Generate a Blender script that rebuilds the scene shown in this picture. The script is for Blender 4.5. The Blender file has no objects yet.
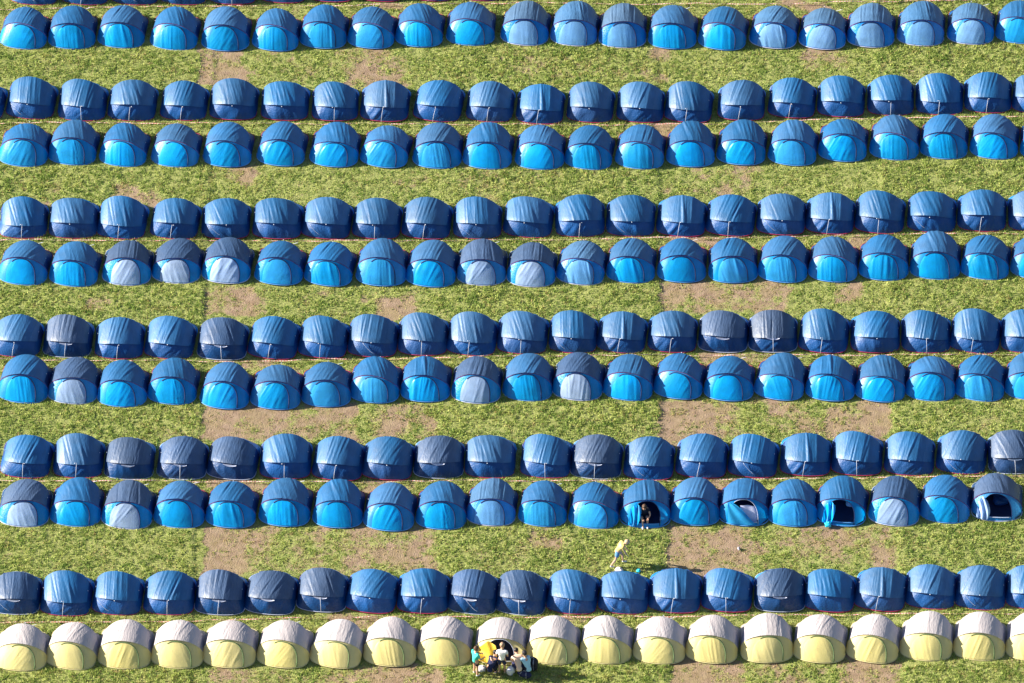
import bpy, math, random
import numpy as np
from mathutils import Vector, Matrix

random.seed(7)
RNG = np.random.default_rng(11)
scene = bpy.context.scene
COL = scene.collection
R = math.radians

# ------------------------------------------------------------------ camera
W_PX, H_PX = 1024, 683
F_PX = 7750.0            # focal length in pixels (a long lens from a helicopter)
DEP = R(45)              # looking down at 45 degrees
DIST = 352.0
CAM = Vector((0, -DIST*math.cos(DEP), DIST*math.sin(DEP)))
cam_d = bpy.data.cameras.new("camera")
cam_d.sensor_width = 36
cam_d.lens = 36*F_PX/W_PX
cam_d.clip_start = 1
cam_d.clip_end = 4000
cam = bpy.data.objects.new("camera", cam_d)
COL.objects.link(cam)
cam.location = CAM
cam.rotation_euler = (math.pi/2-DEP, 0, 0)
scene.camera = cam

def at(px, py, z=0.0):
    """point at height z seen at a pixel of the photograph"""
    xc = (px-W_PX/2)/F_PX
    yc = (H_PX/2-py)/F_PX
    fw = Vector((0, math.cos(DEP), -math.sin(DEP)))
    up = Vector((0, math.sin(DEP), math.cos(DEP)))
    d = fw + up*yc + Vector((1, 0, 0))*xc
    k = (z-CAM.z)/d.z
    return CAM + d*k

# ------------------------------------------------------------------ light
SUN_EL, SUN_BACK = R(25), R(7)    # sun at the left, slightly beyond the field
sun_dir = Vector((-math.cos(SUN_EL)*math.cos(SUN_BACK), math.cos(SUN_EL)*math.sin(SUN_BACK), math.sin(SUN_EL)))
sd = bpy.data.lights.new("sun", 'SUN')
sd.energy = 5.0
sd.angle = R(0.5)
sd.color = (1.0, 0.90, 0.74)
so = bpy.data.objects.new("sun", sd)
COL.objects.link(so)
so.rotation_euler = sun_dir.to_track_quat('Z', 'Y').to_euler()
so.location = (-60, 10, 60)

world = bpy.data.worlds.new("World")
scene.world = world
world.use_nodes = True
nt = world.node_tree
nt.nodes.clear()
wo = nt.nodes.new('ShaderNodeOutputWorld')
bg = nt.nodes.new('ShaderNodeBackground')
sky = nt.nodes.new('ShaderNodeTexSky')
sky.sky_type = 'NISHITA'
sky.sun_disc = False
sky.sun_elevation = SUN_EL
sky.sun_rotation = math.atan2(sun_dir.x, sun_dir.y)
sky.air_density = 1.0
bg.inputs['Strength'].default_value = 0.05
nt.links.new(sky.outputs[0], bg.inputs[0])
nt.links.new(bg.outputs[0], wo.inputs[0])

scene.view_settings.view_transform = 'Standard'
scene.view_settings.look = 'None'
scene.view_settings.exposure = 1.58
scene.view_settings.gamma = 1.0
scene.render.engine = 'CYCLES'
scene.cycles.max_bounces = 6

# ------------------------------------------------------------------ materials
def base_mat(name):
    m = bpy.data.materials.new(name)
    m.use_nodes = True
    n = m.node_tree
    return m, n, n.nodes['Principled BSDF'], n.nodes['Material Output']

def nylon(name, col, rough=0.42, trans=0.22, bump=0.4, spec=0.5, fade=0.14, wr=(16, 4, 16)):
    m, n, p, out = base_mat(name)
    L = n.links.new
    N = n.nodes.new
    tc = N('ShaderNodeTexCoord')
    oi = N('ShaderNodeObjectInfo')
    off = N('ShaderNodeVectorMath'); off.operation = 'SCALE'
    cmb = N('ShaderNodeCombineXYZ')
    for i in range(3): L(oi.outputs['Random'], cmb.inputs[i])
    L(cmb.outputs[0], off.inputs[0]); off.inputs['Scale'].default_value = 37.0
    add = N('ShaderNodeVectorMath'); add.operation = 'ADD'
    L(tc.outputs['Object'], add.inputs[0]); L(off.outputs[0], add.inputs[1])
    # fade of the cloth, tent to tent and within a panel
    nz = N('ShaderNodeTexNoise'); nz.inputs['Scale'].default_value = 2.2; nz.inputs['Detail'].default_value = 3
    L(add.outputs[0], nz.inputs['Vector'])
    mr = N('ShaderNodeMapRange')
    mr.inputs[1].default_value = 0.3; mr.inputs[2].default_value = 0.7
    mr.inputs[3].default_value = 1-fade; mr.inputs[4].default_value = 1+fade
    L(nz.outputs['Fac'], mr.inputs[0])
    mr2 = N('ShaderNodeMapRange')
    mr2.inputs[3].default_value = 1-fade; mr2.inputs[4].default_value = 1+fade
    L(oi.outputs['Random'], mr2.inputs[0])
    mul = N('ShaderNodeMath'); mul.operation = 'MULTIPLY'
    L(mr.outputs[0], mul.inputs[0]); L(mr2.outputs[0], mul.inputs[1])
    hsv = N('ShaderNodeHueSaturation')
    hsv.inputs['Color'].default_value = (*col, 1)
    L(mul.outputs[0], hsv.inputs['Value'])
    wn = N('ShaderNodeTexWhiteNoise'); wn.noise_dimensions = '1D'
    L(oi.outputs['Random'], wn.inputs['W'])
    mr3 = N('ShaderNodeMapRange'); mr3.inputs[3].default_value = 0.95; mr3.inputs[4].default_value = 1.12
    L(wn.outputs['Value'], mr3.inputs[0]); L(mr3.outputs[0], hsv.inputs['Saturation'])
    L(hsv.outputs[0], p.inputs['Base Color'])
    # fine creases
    mp = N('ShaderNodeMapping'); mp.inputs['Scale'].default_value = wr
    L(add.outputs[0], mp.inputs['Vector'])
    nb = N('ShaderNodeTexNoise'); nb.inputs['Scale'].default_value = 1.0; nb.inputs['Detail'].default_value = 2.5
    L(mp.outputs[0], nb.inputs['Vector'])
    bp = N('ShaderNodeBump'); bp.inputs['Strength'].default_value = bump; bp.inputs['Distance'].default_value = 0.05
    L(nb.outputs['Fac'], bp.inputs['Height'])
    L(bp.outputs[0], p.inputs['Normal'])
    p.inputs['Roughness'].default_value = rough
    p.inputs['Specular IOR Level'].default_value = spec
    if trans > 0:
        tr = N('ShaderNodeBsdfTranslucent')
        L(hsv.outputs[0], tr.inputs['Color']); L(bp.outputs[0], tr.inputs['Normal'])
        mx = N('ShaderNodeMixShader'); mx.inputs[0].default_value = trans
        L(p.outputs[0], mx.inputs[1]); L(tr.outputs[0], mx.inputs[2])
        L(mx.outputs[0], out.inputs['Surface'])
    return m

def plain(name, col, rough=0.6, spec=0.4, vary=0.12, scale=9.0):
    m, n, p, out = base_mat(name)
    tc = n.nodes.new('ShaderNodeTexCoord')
    nz = n.nodes.new('ShaderNodeTexNoise'); nz.inputs['Scale'].default_value = scale
    mr = n.nodes.new('ShaderNodeMapRange')
    mr.inputs[3].default_value = 1-vary; mr.inputs[4].default_value = 1+vary
    hsv = n.nodes.new('ShaderNodeHueSaturation'); hsv.inputs['Color'].default_value = (*col, 1)
    L = n.links.new
    L(tc.outputs['Object'], nz.inputs['Vector']); L(nz.outputs['Fac'], mr.inputs[0]); L(mr.outputs[0], hsv.inputs['Value'])
    L(hsv.outputs[0], p.inputs['Base Color'])
    p.inputs['Roughness'].default_value = rough
    p.inputs['Specular IOR Level'].default_value = spec
    return m

def attr_mat(name, attr, rough=0.9, trans=0.0):
    m, n, p, out = base_mat(name)
    a = n.nodes.new('ShaderNodeAttribute'); a.attribute_name = attr
    n.links.new(a.outputs['Color'], p.inputs['Base Color'])
    p.inputs['Roughness'].default_value = rough
    p.inputs['Specular IOR Level'].default_value = 0.2
    if trans:
        tr = n.nodes.new('ShaderNodeBsdfTranslucent')
        n.links.new(a.outputs['Color'], tr.inputs['Color'])
        mx = n.nodes.new('ShaderNodeMixShader'); mx.inputs[0].default_value = trans
        n.links.new(p.outputs[0], mx.inputs[1]); n.links.new(tr.outputs[0], mx.inputs[2])
        n.links.new(mx.outputs[0], out.inputs['Surface'])
    return m

M = dict(
    a_fly=nylon("blue_fly_nylon", (0.012, 0.104, 0.275), rough=0.54, spec=0.85, bump=0.25, trans=0.10),
    a_front=nylon("bright_blue_nylon", (0.001, 0.330, 0.84), rough=0.38, trans=0.42, bump=0.12),
    a_door=nylon("sunlit_blue_door_nylon", (0.004, 0.410, 0.88), rough=0.38, trans=0.42, bump=0.12),  # same cloth as the front panel; lighter sunlit tone put into its colour
    a_back=nylon("deep_blue_nylon", (0.001, 0.066, 0.25), rough=0.5, trans=0.06),
    c_fly=nylon("faded_blue_fly_nylon", (0.055, 0.130, 0.26), rough=0.52, spec=0.6, trans=0.10),
    c_front=nylon("faded_blue_nylon", (0.02, 0.27, 0.80), rough=0.40, trans=0.28),
    c_door=nylon("faded_blue_door_nylon", (0.19, 0.42, 0.76), bump=0.12, rough=0.40, trans=0.28),
    b_fly=nylon("slate_fly_nylon", (0.036, 0.076, 0.170), rough=0.52, spec=0.7, trans=0.08),
    b_front=nylon("mid_blue_nylon", (0.01, 0.28, 0.70), rough=0.42, trans=0.25),
    b_door=nylon("pale_lilac_nylon", (0.36, 0.50, 0.76), bump=0.12, rough=0.42, trans=0.25),
    b_back=nylon("navy_nylon", (0.008, 0.050, 0.17), rough=0.42, trans=0.08),
    y_fly=nylon("cream_fly_cotton", (0.46, 0.43, 0.46), rough=0.6, trans=0.12, spec=0.3, fade=0.05),
    y_front=nylon("yellow_nylon", (0.92, 0.83, 0.42), rough=0.5, trans=0.45, bump=0.12, fade=0.05),
    y_door=nylon("yellow_door_nylon", (0.93, 0.85, 0.44), rough=0.5, trans=0.45, bump=0.12, fade=0.05),
    y_flap=nylon("golden_flap_nylon", (0.86, 0.55, 0.01), rough=0.5, trans=0.3, fade=0.05),
    side=nylon("dark_blue_mesh", (0.003, 0.045, 0.20), rough=0.6, trans=0.1),
    y_side=nylon("grey_mesh", (0.30, 0.31, 0.42), rough=0.6, trans=0.1),
    sheet=plain("navy_groundsheet", (0.012, 0.02, 0.07), 0.5),
    zip=plain("navy_zip_tape", (0.004, 0.02, 0.10), 0.6),
    y_zip=plain("green_zip_tape", (0.10, 0.16, 0.07), 0.6),
    pipe=plain("maroon_piping", (0.22, 0.05, 0.20), 0.6),
    red=plain("red_hem_tape", (0.40, 0.03, 0.08), 0.6),
    palehem=plain("pale_hem_tape", (0.45, 0.50, 0.68), 0.6),
    bluehem=plain("blue_hem_tape", (0.10, 0.32, 0.72), 0.6),
    yhem=plain("straw_hem_tape", (0.62, 0.56, 0.30), 0.6),
    white=plain("white_webbing", (0.45, 0.50, 0.62), 0.6),
    lav=plain("lavender_bedsheet", (0.50, 0.53, 0.75), 0.8),
    skin=plain("skin", (0.50, 0.29, 0.21), 0.5, 0.4, 0.06),
    tan=plain("tanned_skin", (0.50, 0.29, 0.20), 0.5, 0.4, 0.06),
)

# ------------------------------------------------------------------ mesh helpers
def mesh(name, verts, faces, mat=None, smooth=True):
    me = bpy.data.meshes.new(name)
    me.from_pydata([tuple(v) for v in verts], [], faces)
    if smooth:
        me.polygons.foreach_set('use_smooth', [True]*len(me.polygons))
    if mat: me.materials.append(mat)
    me.update()
    return me

def link(name, me, parent=None, loc=(0, 0, 0)):
    o = bpy.data.objects.new(name, me)
    COL.objects.link(o)
    o.location = loc
    if parent: o.parent = parent
    return o

def grid_faces(nu, nv):
    f = []
    for j in range(nv-1):
        for i in range(nu-1):
            k = j*nu+i
            f.append((k, k+1, k+nu+1, k+nu))
    return f

def grid_normals(P):
    """P: nv,nu,3"""
    du = np.gradient(P, axis=1); dv = np.gradient(P, axis=0)
    n = np.cross(du, dv)
    n /= (np.linalg.norm(n, axis=2, keepdims=True)+1e-9)
    return n

def tube(name, pts, rad, mat, nseg=5, flat=1.0):
    pts = [Vector(p) for p in pts]
    V, Fc = [], []
    n = len(pts)
    for i, p in enumerate(pts):
        t = (pts[min(i+1, n-1)]-pts[max(i-1, 0)])
        t = t.normalized() if t.length > 1e-6 else Vector((1, 0, 0))
        ref = Vector((0, 0, 1)) if abs(t.z) < 0.9 else Vector((0, 1, 0))
        a = t.cross(ref).normalized(); b = a.cross(t).normalized()
        r = rad[i] if hasattr(rad, '__len__') else rad
        for k in range(nseg):
            an = 2*math.pi*k/nseg
            V.append(p + a*(r*math.cos(an)) + b*(r*flat*math.sin(an)))
    for i in range(n-1):
        for k in range(nseg):
            k2 = (k+1) % nseg
            Fc.append((i*nseg+k, i*nseg+k2, (i+1)*nseg+k2, (i+1)*nseg+k))
    Fc.append(tuple(range(nseg))[::-1]); Fc.append(tuple((n-1)*nseg+k for k in range(nseg)))
    return mesh(name, V, Fc, mat)

def blob(name, mat, size, seed=0, n=14, rough=0.15, squash=2.4, floor=True):
    """crumpled soft bundle sitting on z=0"""
    rg = np.random.default_rng(seed)
    ph = rg.uniform(0, 6.28, (5, 3)); fr = rg.uniform(2, 6, (5, 3))
    V, Fc = [], []
    for j in range(n+1):
        th = math.pi*j/n
        for i in range(2*n):
            p = np.array([math.sin(th)*math.cos(math.pi*i/n), math.sin(th)*math.sin(math.pi*i/n), math.cos(th)])
            sg = np.sign(p)*np.abs(p)**(2/squash)
            k = 1 + rough*sum(math.sin(float(np.dot(fr[q], p)+ph[q][0]*2)) for q in range(5))/2.2
            q = sg*k*np.array(size)/2
            q[2] = max(q[2]+size[2]*0.46, 0.0 if floor else -9)
            V.append(q)
    for j in range(n):
        for i in range(2*n):
            i2 = (i+1) % (2*n)
            Fc.append((j*2*n+i, (j+1)*2*n+i, (j+1)*2*n+i2, j*2*n+i2))
    return mesh(name, V, Fc, mat)

def tag(o, label=None, cat=None, group=None, kind=None):
    if label: o['label'] = label
    if cat: o['category'] = cat
    if group: o['group'] = group
    if kind: o['kind'] = kind
    return o

def empty(name, loc=(0, 0, 0), rz=0):
    o = bpy.data.objects.new(name, None)
    o.empty_display_size = 0.3
    COL.objects.link(o)
    o.location = loc; o.rotation_euler = (0, 0, rz)
    return o

# ------------------------------------------------------------------ the tent
A, YM, LEN = 1.125, 0.95, 2.46       # half width, y of the side pegs, length
YF, ZF, YB, ZB = 0.80, 1.00, 2.10, 0.79

VAR = dict(dx=0.0, zf=1.0, zb=1.0, tw=0.0, pf=0.95, pb=1.15)
def curves(phi):
    """four hoop and ground curves, all springing from the side pegs"""
    x = -A*np.cos(phi); su = np.clip(np.sin(phi), 0, 1)
    # no two tents are pitched quite alike: hoops lean sideways and twist a little
    def c(y, z): return np.stack([x+VAR['dx']*z, y-LEN/2+VAR['tw']*x*z, z], -1)
    c0 = c(YM-YM*su**0.46, 0*su+0.015)
    c1 = c(YM-(YM-YF)*su**0.6, VAR['zf']*ZF*su**VAR['pf'])
    c2 = c(YM+(YB-YM)*su**0.62, VAR['zb']*ZB*su**VAR['pb'])
    c3 = c(YM+(LEN-YM)*su**0.19, 0*su+0.015)
    return c0, c1, c2, c3

def ridges(S, V, rg, n, amp, sig, skew, srange):
    h = np.zeros_like(S)
    for _ in range(n):
        s0 = rg.uniform(*srange); sk = skew+rg.normal(0, 0.06)
        a = amp*rg.uniform(0.4, 1.0)*(1 if rg.random() < 0.75 else -1); sg = sig*rg.uniform(0.7, 1.3)
        v0 = rg.uniform(0.1, 0.9); vs = rg.uniform(0.35, 0.8)
        h += a*np.exp(-((S-s0-sk*(V-0.5))/sg)**2)*np.exp(-((V-v0)/vs)**2)
    return h

def slope(xh, t, hump=0.055):
    """point on the front slope; xh -1..1 across, t 0..1 ground to hoop"""
    phi = np.arccos(-np.clip(xh, -1, 1))
    c0, c1, _, _ = curves(phi)
    t = np.asarray(t)[..., None]
    P = c0*(1-t)+c1*t
    su = np.sin(phi)[..., None]
    P = P + np.array([0, -0.75, 0.65])*hump*np.sin(np.pi*t)*su
    return P

DOOR_TB, DOOR_TT = 0.035, 0.93
def door_curve(k):
    """closed outline of the door in (xh,t), k in 0..1"""
    pts = []
    # right side from the bottom up over the top, down the left side
    for q in np.linspace(0, 1, 33):
        an = math.pi*q
        c, s = math.cos(an), math.sin(an)
        x = 0.60*abs(c)**0.75*(1 if c > 0 else -1)
        pts.append((x*(1.0 if c > 0 else 0.98), DOOR_TB+(DOOR_TT-DOOR_TB)*s**0.62))
    return pts

class TentMeshes: pass

def build_tent(kind, seed, opened=None):
    rg = np.random.default_rng(seed)
    t = TentMeshes(); t.parts = []
    VAR.update(dx=rg.normal(0, 0.05), zf=1+rg.normal(0, 0.035), zb=1+rg.normal(0, 0.06), tw=rg.normal(0, 0.06), pf=rg.uniform(0.85, 1.05), pb=rg.uniform(0.95, 1.25))
    y = kind == 'y'
    k = kind
    fly_m = M[k+'_fly']; fr_m = M[k+'_front']; dr_m = M[k+'_door']
    bk_m = M[{'a': 'a_back', 'c': 'a_back', 'b': 'b_back', 'y': 'y_fly'}[k]]
    # --- fly: the band over both hoops
    nu, nv = 92, 20
    ph0 = rg.uniform(0.49, 0.55)
    phi = np.linspace(ph0, math.pi-ph0, nu)
    c0, c1, c2, c3 = curves(phi)
    v = np.linspace(-0.045, 1.10, nv)
    Vv, Ph = np.meshgrid(v, phi, indexing='ij')
    vv = Vv[..., None]
    P = c1[None]*(1-vv)+c2[None]*vv
    su = np.sin(Ph)
    P[..., 2] += 0.035*4*Vv*(1-Vv)*su + 0.012
    # drooping edges past the hoops
    P[..., 2] -= np.clip(Vv-1, 0, 1)*0.25
    ctr = np.array([0, YM+0.35-LEN/2, 0.0])
    S = (Ph-math.pi/2)*1.15
    skew = rg.uniform(-0.55, 0.55)
    h = ridges(S, Vv, rg, 9, 0.022, 0.045, skew, (-0.55, 0.65)) + ridges(S, Vv, rg, 6, 0.010, 0.04, skew*0.7, (-1.0, 1.0))
    if y: h *= 0.55
    nrm = grid_normals(P)
    sgn = np.sign(nrm[nv//2, nu//2, 2]); nrm *= sgn
    P = P + nrm*(h+0.014)[..., None]
    t.parts.append(('fly', mesh('fly', P.reshape(-1, 3), grid_faces(nu, nv), fly_m), None))
    # --- side mesh panels under the ends of the fly
    for sg in (-1, 1):
        nu2, nv2 = 12, 9
        ph = np.linspace(0.02, ph0+0.14, nu2)
        if sg > 0: ph = math.pi-ph
        d0, d1, d2, d3 = curves(ph)
        vv = np.linspace(0, 1, nv2)[:, None, None]
        P = d1[None]*(1-vv)+d2[None]*vv
        P[..., 2] -= 0.004
        P[..., 0] -= sg*0.012
        t.parts.append(('side_panel', mesh('side_panel', P.reshape(-1, 3), grid_faces(nu2, nv2), M['y_side'] if y else M['side']), None))
        tg = []
        q = curves(np.array([ph0+0.06 if sg < 0 else math.pi-ph0-0.06]))
        for f in (0.55,):
            c = q[1][0]*(1-f)+q[2][0]*f
            tg.append(c+np.array([sg*0.045, 0, 0.03]))
        if not y:
            b = blob('toggle', M['white'], (0.04, 0.04, 0.04), 3, n=4, rough=0.02, floor=False)
            b.transform(Matrix.Translation(Vector(tg[0])))
            t.parts.append(('toggle', b, None))
    # --- back wall
    nu, nv = 56, 16
    phi = np.linspace(0.03, math.pi-0.03, nu)
    c0, c1, c2, c3 = curves(phi)
    vv = np.linspace(0, 1, nv)[:, None, None]
    P = (c2-np.array([0, 0.04, 0.02]))[None]*(1-vv)+c3[None]*vv
    Ph = np.repeat(phi[None], nv, 0); Vv = np.repeat(np.linspace(0, 1, nv)[:, None], nu, 1)
    P[..., 1] += 0.05*np.sin(np.pi*Vv)*np.sin(Ph)
    h = ridges((Ph-math.pi/2)*1.1, Vv, rg, 9, 0.022, 0.06, rg.uniform(-0.9, 0.9), (-0.9, 0.9))
    h += ridges((Ph-math.pi/2)*1.1, Vv, rg, 3, 0.04, 0.14, rg.uniform(-0.5, 0.5), (-0.7, 0.7))
    h *= np.sin(np.pi*Vv)**0.5
    P[..., 1] += h
    t.parts.append(('back_wall', mesh('back_wall', P.reshape(-1, 3), grid_faces(nu, nv), bk_m), None))
    # --- front slope
    opened_ = opened
    dc = door_curve(0)
    if not opened_:
        nu, nv = 49, 17
        phi = np.linspace(0.02, math.pi-0.02, nu)
        xh = -np.cos(phi)
        T, X = np.meshgrid(np.linspace(0, 1, nv), xh, indexing='ij')
        P = slope(X, T)
        h = ridges(X*A, T, rg, 6, 0.014, 0.07, rg.uniform(-0.5, 0.5), (-0.9, 0.9))*np.sin(np.pi*T)
        P = P + np.array([0, -0.75, 0.65])*h[..., None]
        t.parts.append(('front_panel', mesh('front_panel', P.reshape(-1, 3), grid_faces(nu, nv), fr_m), None))
        # door: a cloth panel lying on the slope inside the zip
        nw, nt_ = 34, 22
        tt = np.linspace(0, 1, nt_)
        Tt = DOOR_TB+(DOOR_TT-DOOR_TB)*tt
        an = np.arcsin(np.clip(((Tt-DOOR_TB)/(DOOR_TT-DOOR_TB))**(1/0.62), 0, 1))
        half = 0.60*np.cos(an)**0.75
        half = np.maximum(half, 0.02)
        Wd = np.linspace(-1, 1, nw)
        X = half[:, None]*Wd[None]
        T = np.repeat(Tt[:, None], nw, 1)
        P = slope(X, T)
        sk = rg.uniform(-0.7, 0.9)
        cr = rg.uniform(0.25, 1.0)
        h = cr*ridges(X*A, T, rg, 8, 0.022, 0.04, sk, (-0.6, 0.6)) + cr*ridges(X*A, T, rg, 2, 0.028, 0.12, sk*0.5, (-0.6, 0.5))
        edge = np.clip((1-np.abs(Wd))/0.15, 0, 1)[None]*np.clip((1-tt)/0.1, 0, 1)[:, None]
        P = P + np.array([0, -0.75, 0.65])*(0.030+np.abs(h)*edge)[..., None]
        t.parts.append(('door', mesh('door', P.reshape(-1, 3), grid_faces(nw, nt_), dr_m), None))
        zi = len(t.parts)-1
        zp = [slope(np.array(a), np.array(b))+np.array([0, -0.75, 0.65])*0.034 for a, b in dc[:(23 if not y else 22)]]
        t.parts.append(('zip', tube('zip', zp, 0.025, M['y_zip'] if y else M['zip']), zi))
    else:
        # the panel keeps a door-shaped hole
        ring_in = dc + [(dc[-1][0]*(1-q)+dc[0][0]*q, DOOR_TB) for q in np.linspace(0, 1, 17)[1:-1]]
        cx, ct = 0.0, 0.42
        V, Fc = [], []
        n = len(ring_in); m = 7
        for (a, b) in ring_in:
            dx, dt = a-cx, b-ct
            kx = (0.999-cx)/abs(dx) if abs(dx) > 1e-5 else 1e9
            kt = (1-ct)/dt if dt > 0 else (ct/(-dt) if dt < 0 else 1e9)
            kk = min(kx, kt)
            oxh, ot = cx+dx*kk, ct+dt*kk
            for q in range(m):
                f = q/(m-1)
                V.append(slope(np.array(a*(1-f)+oxh*f), np.array(b*(1-f)+ot*f)))
        for i in range(n):
            i2 = (i+1) % n
            for q in range(m-1):
                Fc.append((i*m+q, i2*m+q, i2*m+q+1, i*m+q+1))
        t.parts.append(('front_panel', mesh('front_panel', V, Fc, fr_m), None))
        zi = len(t.parts)-1
        zp = [slope(np.array(a), np.array(b))+np.array([0, -0.75, 0.65])*0.012 for a, b in dc]
        t.parts.append(('zip', tube('zip', zp[:22], 0.013, M['palehem'] if (y or opened == 'half') else M['zip']), zi))
        # the loose door cloth gathered to the left of the opening
        nw, nt_ = 26, 24
        V = []
        for j in range(nt_):
            tt = j/(nt_-1)
            for i in range(nw):
                w = i/(nw-1)
                if opened == 'half':
                    xr = -0.50+1.02*(1-tt)**0.8
                    x = -0.58+(xr+0.58)*w
                    lift = 0.05+0.035*math.sin(w*9+tt*3)+0.03*w*math.sin(tt*3.1)
                elif opened == 'wide':
                    x = -0.60+(0.34+0.10*math.sin(tt*2.4))*w-0.04*(1-tt)
                    lift = 0.07+0.06*math.sin(w*13+tt*4)+0.05*math.sin(tt*7+w*5)
                elif y:
                    x = -0.78+(0.66+0.10*math.sin(tt*3.0+0.4))*w-0.10*(1-tt)
                    lift = 0.10+0.05*math.sin(w*9+tt*5)+0.05*math.sin(tt*6+w*4)
                else:
                    x = -0.74+(0.40+0.12*math.sin(tt*3.0+0.4))*w-0.05*(1-tt)
                    lift = 0.09+0.07*math.sin(w*15+tt*5)+0.06*math.sin(tt*6+w*4)
                tq = DOOR_TB+(0.90-DOOR_TB)*tt*(1-0.22*abs(w-0.5)*2*(0 if opened == 'half' else 1))
                p = slope(np.array(x), np.array(tq))+np.array([0, -0.75, 0.65])*lift
                p[2] = max(p[2], 0.03)
                V.append(p)
        t.parts.append(('door', mesh('door', V, grid_faces(nw, nt_), M['y_flap'] if y else dr_m), None))
        if opened == 'half':
            V = []
            for j in range(10):
                for i in range(12):
                    tq = 0.10+0.60*j/9
                    x = (0.52-0.40*(j/9))*0+(-0.15+0.05*j/9)+(0.70)*i/11
                    p = slope(np.array(x), np.array(tq))+np.array([0, 0.10, -0.05])+np.array([0, 0.02, 0])*math.sin(i*0.9+j*0.4)
                    V.append(p)
            t.parts.append(('inner_panel', mesh('inner_panel', V, grid_faces(12, 10), M['lav']), None))
        # groundsheet lip along the threshold
        lip = [slope(np.array(x), np.array(DOOR_TB+0.10))+np.array([0, -0.02, 0.01]) for x in np.linspace(0.14 if opened == 'half' else -0.56, 0.56, 13)]
        t.parts.append(('threshold', tube('threshold', lip, 0.018, M['bluehem'] if opened == 'wide' else M['palehem'] if not y else M['white'], 6), None))
        lw = []
        for q in range(3):
            for x in np.linspace(-0.58, 0.58, 15):
                lw.append(slope(np.array(x), np.array(DOOR_TB+0.06*q))+np.array([0, -0.004, 0.0]))
        t.parts.append(('threshold_strip', mesh('threshold_strip', lw, grid_faces(15, 3), fr_m), None))
    # --- groundsheet
    V = []
    n = 33
    phi = np.linspace(0.02, math.pi-0.02, n)
    c0, c1, c2, c3 = curves(phi)
    for j in range(7):
        f = j/6*0.94+0.03
        V += [tuple(p) for p in (c0*(1-f)+c3*f)*np.array([0.97, 1, 0])+np.array([0, 0, 0.035])]
    t.parts.append(('groundsheet', mesh('groundsheet', V, grid_faces(n, 7), M['sheet']), None))
    # --- hems and piping
    c0, c1, c2, c3 = curves(np.linspace(0.05, math.pi-0.05, 41))
    t.parts.append(('front_hem', tube('front_hem', c0+np.array([0, -0.005, 0.0]), 0.022, M[{'a': 'bluehem', 'c': 'palehem', 'b': 'palehem', 'y': 'yhem'}[k]]), None))
    t.parts.append(('back_hem', tube('back_hem', c3+np.array([0, 0.01, 0.0]), 0.015, M[{'a': 'red', 'c': 'red', 'b': 'palehem', 'y': 'yhem'}[k]]), None))
    c0, c1, c2, c3 = curves(np.linspace(0.12, math.pi-0.12, 41))
    if not y:
        t.parts.append(('piping', tube('piping', c1+np.array([0, -0.045, 0.0]), 0.011, M['pipe']), None))
    # --- guy line off the back hoop
    top = np.array([0, YB-LEN/2+0.12, ZB-0.08])
    g = seed % 4
    if g in (0, 2):
        xo = rg.uniform(-0.08, 0.12)
        pts = [top, top*0.5+np.array([xo*0.6, LEN/4+0.02+0.05, 0.03]), np.array([xo, LEN/2+0.07, 0.02])]
        t.parts.append(('guy_line', tube('guy_line', pts, 0.010, M['white'], 4), None))
    elif g == 1:
        xo = rg.uniform(-0.45, 0.3)
        pts = [np.array([xo+0.55*q, YB-LEN/2+0.10+0.24*(1-q**1.4)+0.03, ZB-0.14-0.42*(1-q**1.4)]) for q in np.linspace(0, 1, 8)]
        t.parts.append(('guy_line', tube('guy_line', pts, 0.009, M['white'], 4), None))
    if k == 'b':
        V = []
        for j in range(5):
            for i in range(13):
                x = -0.30+0.6*i/12; f = j/4
                dz = 0.10*(1-(x/0.30)**2)
                V.append((x, YB-LEN/2+0.125+0.035*f, ZB-0.085-dz*f))
        t.parts.append(('vent_flap', mesh('vent_flap', V, grid_faces(13, 5), M['palehem']), None))
    else:
        b = blob('knot', M['white'], (0.06, 0.04, 0.04), 5, n=4, rough=0.1, floor=False)
        b.transform(Matrix.Translation(Vector((rg.uniform(-0.1, 0.1), YB-LEN/2+0.15, ZB-0.10))))
        t.parts.append(('knot', b, None))
    return t

def place_tent(tm, loc, rz, sc):
    """first use links the parts; later ones are copies made below"""
    root = empty('pop_up_tent', loc, rz)
    root.scale = sc
    objs = []
    for (nm, me, par) in tm.parts:
        objs.append(link(nm, me, root if par is None else objs[par]))
    tm.root = root; tm.objs = objs
    return root

def copy_tent(tm, loc, rz, sc):
    r = tm.root.copy(); COL.objects.link(r)
    r.location = loc; r.rotation_euler = (0, 0, rz); r.scale = sc
    new = []
    for (nm, me, par), o in zip(tm.parts, tm.objs):
        c = o.copy(); COL.objects.link(c)
        c.parent = r if par is None else new[par]
        new.append(c)
    return r

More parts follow.
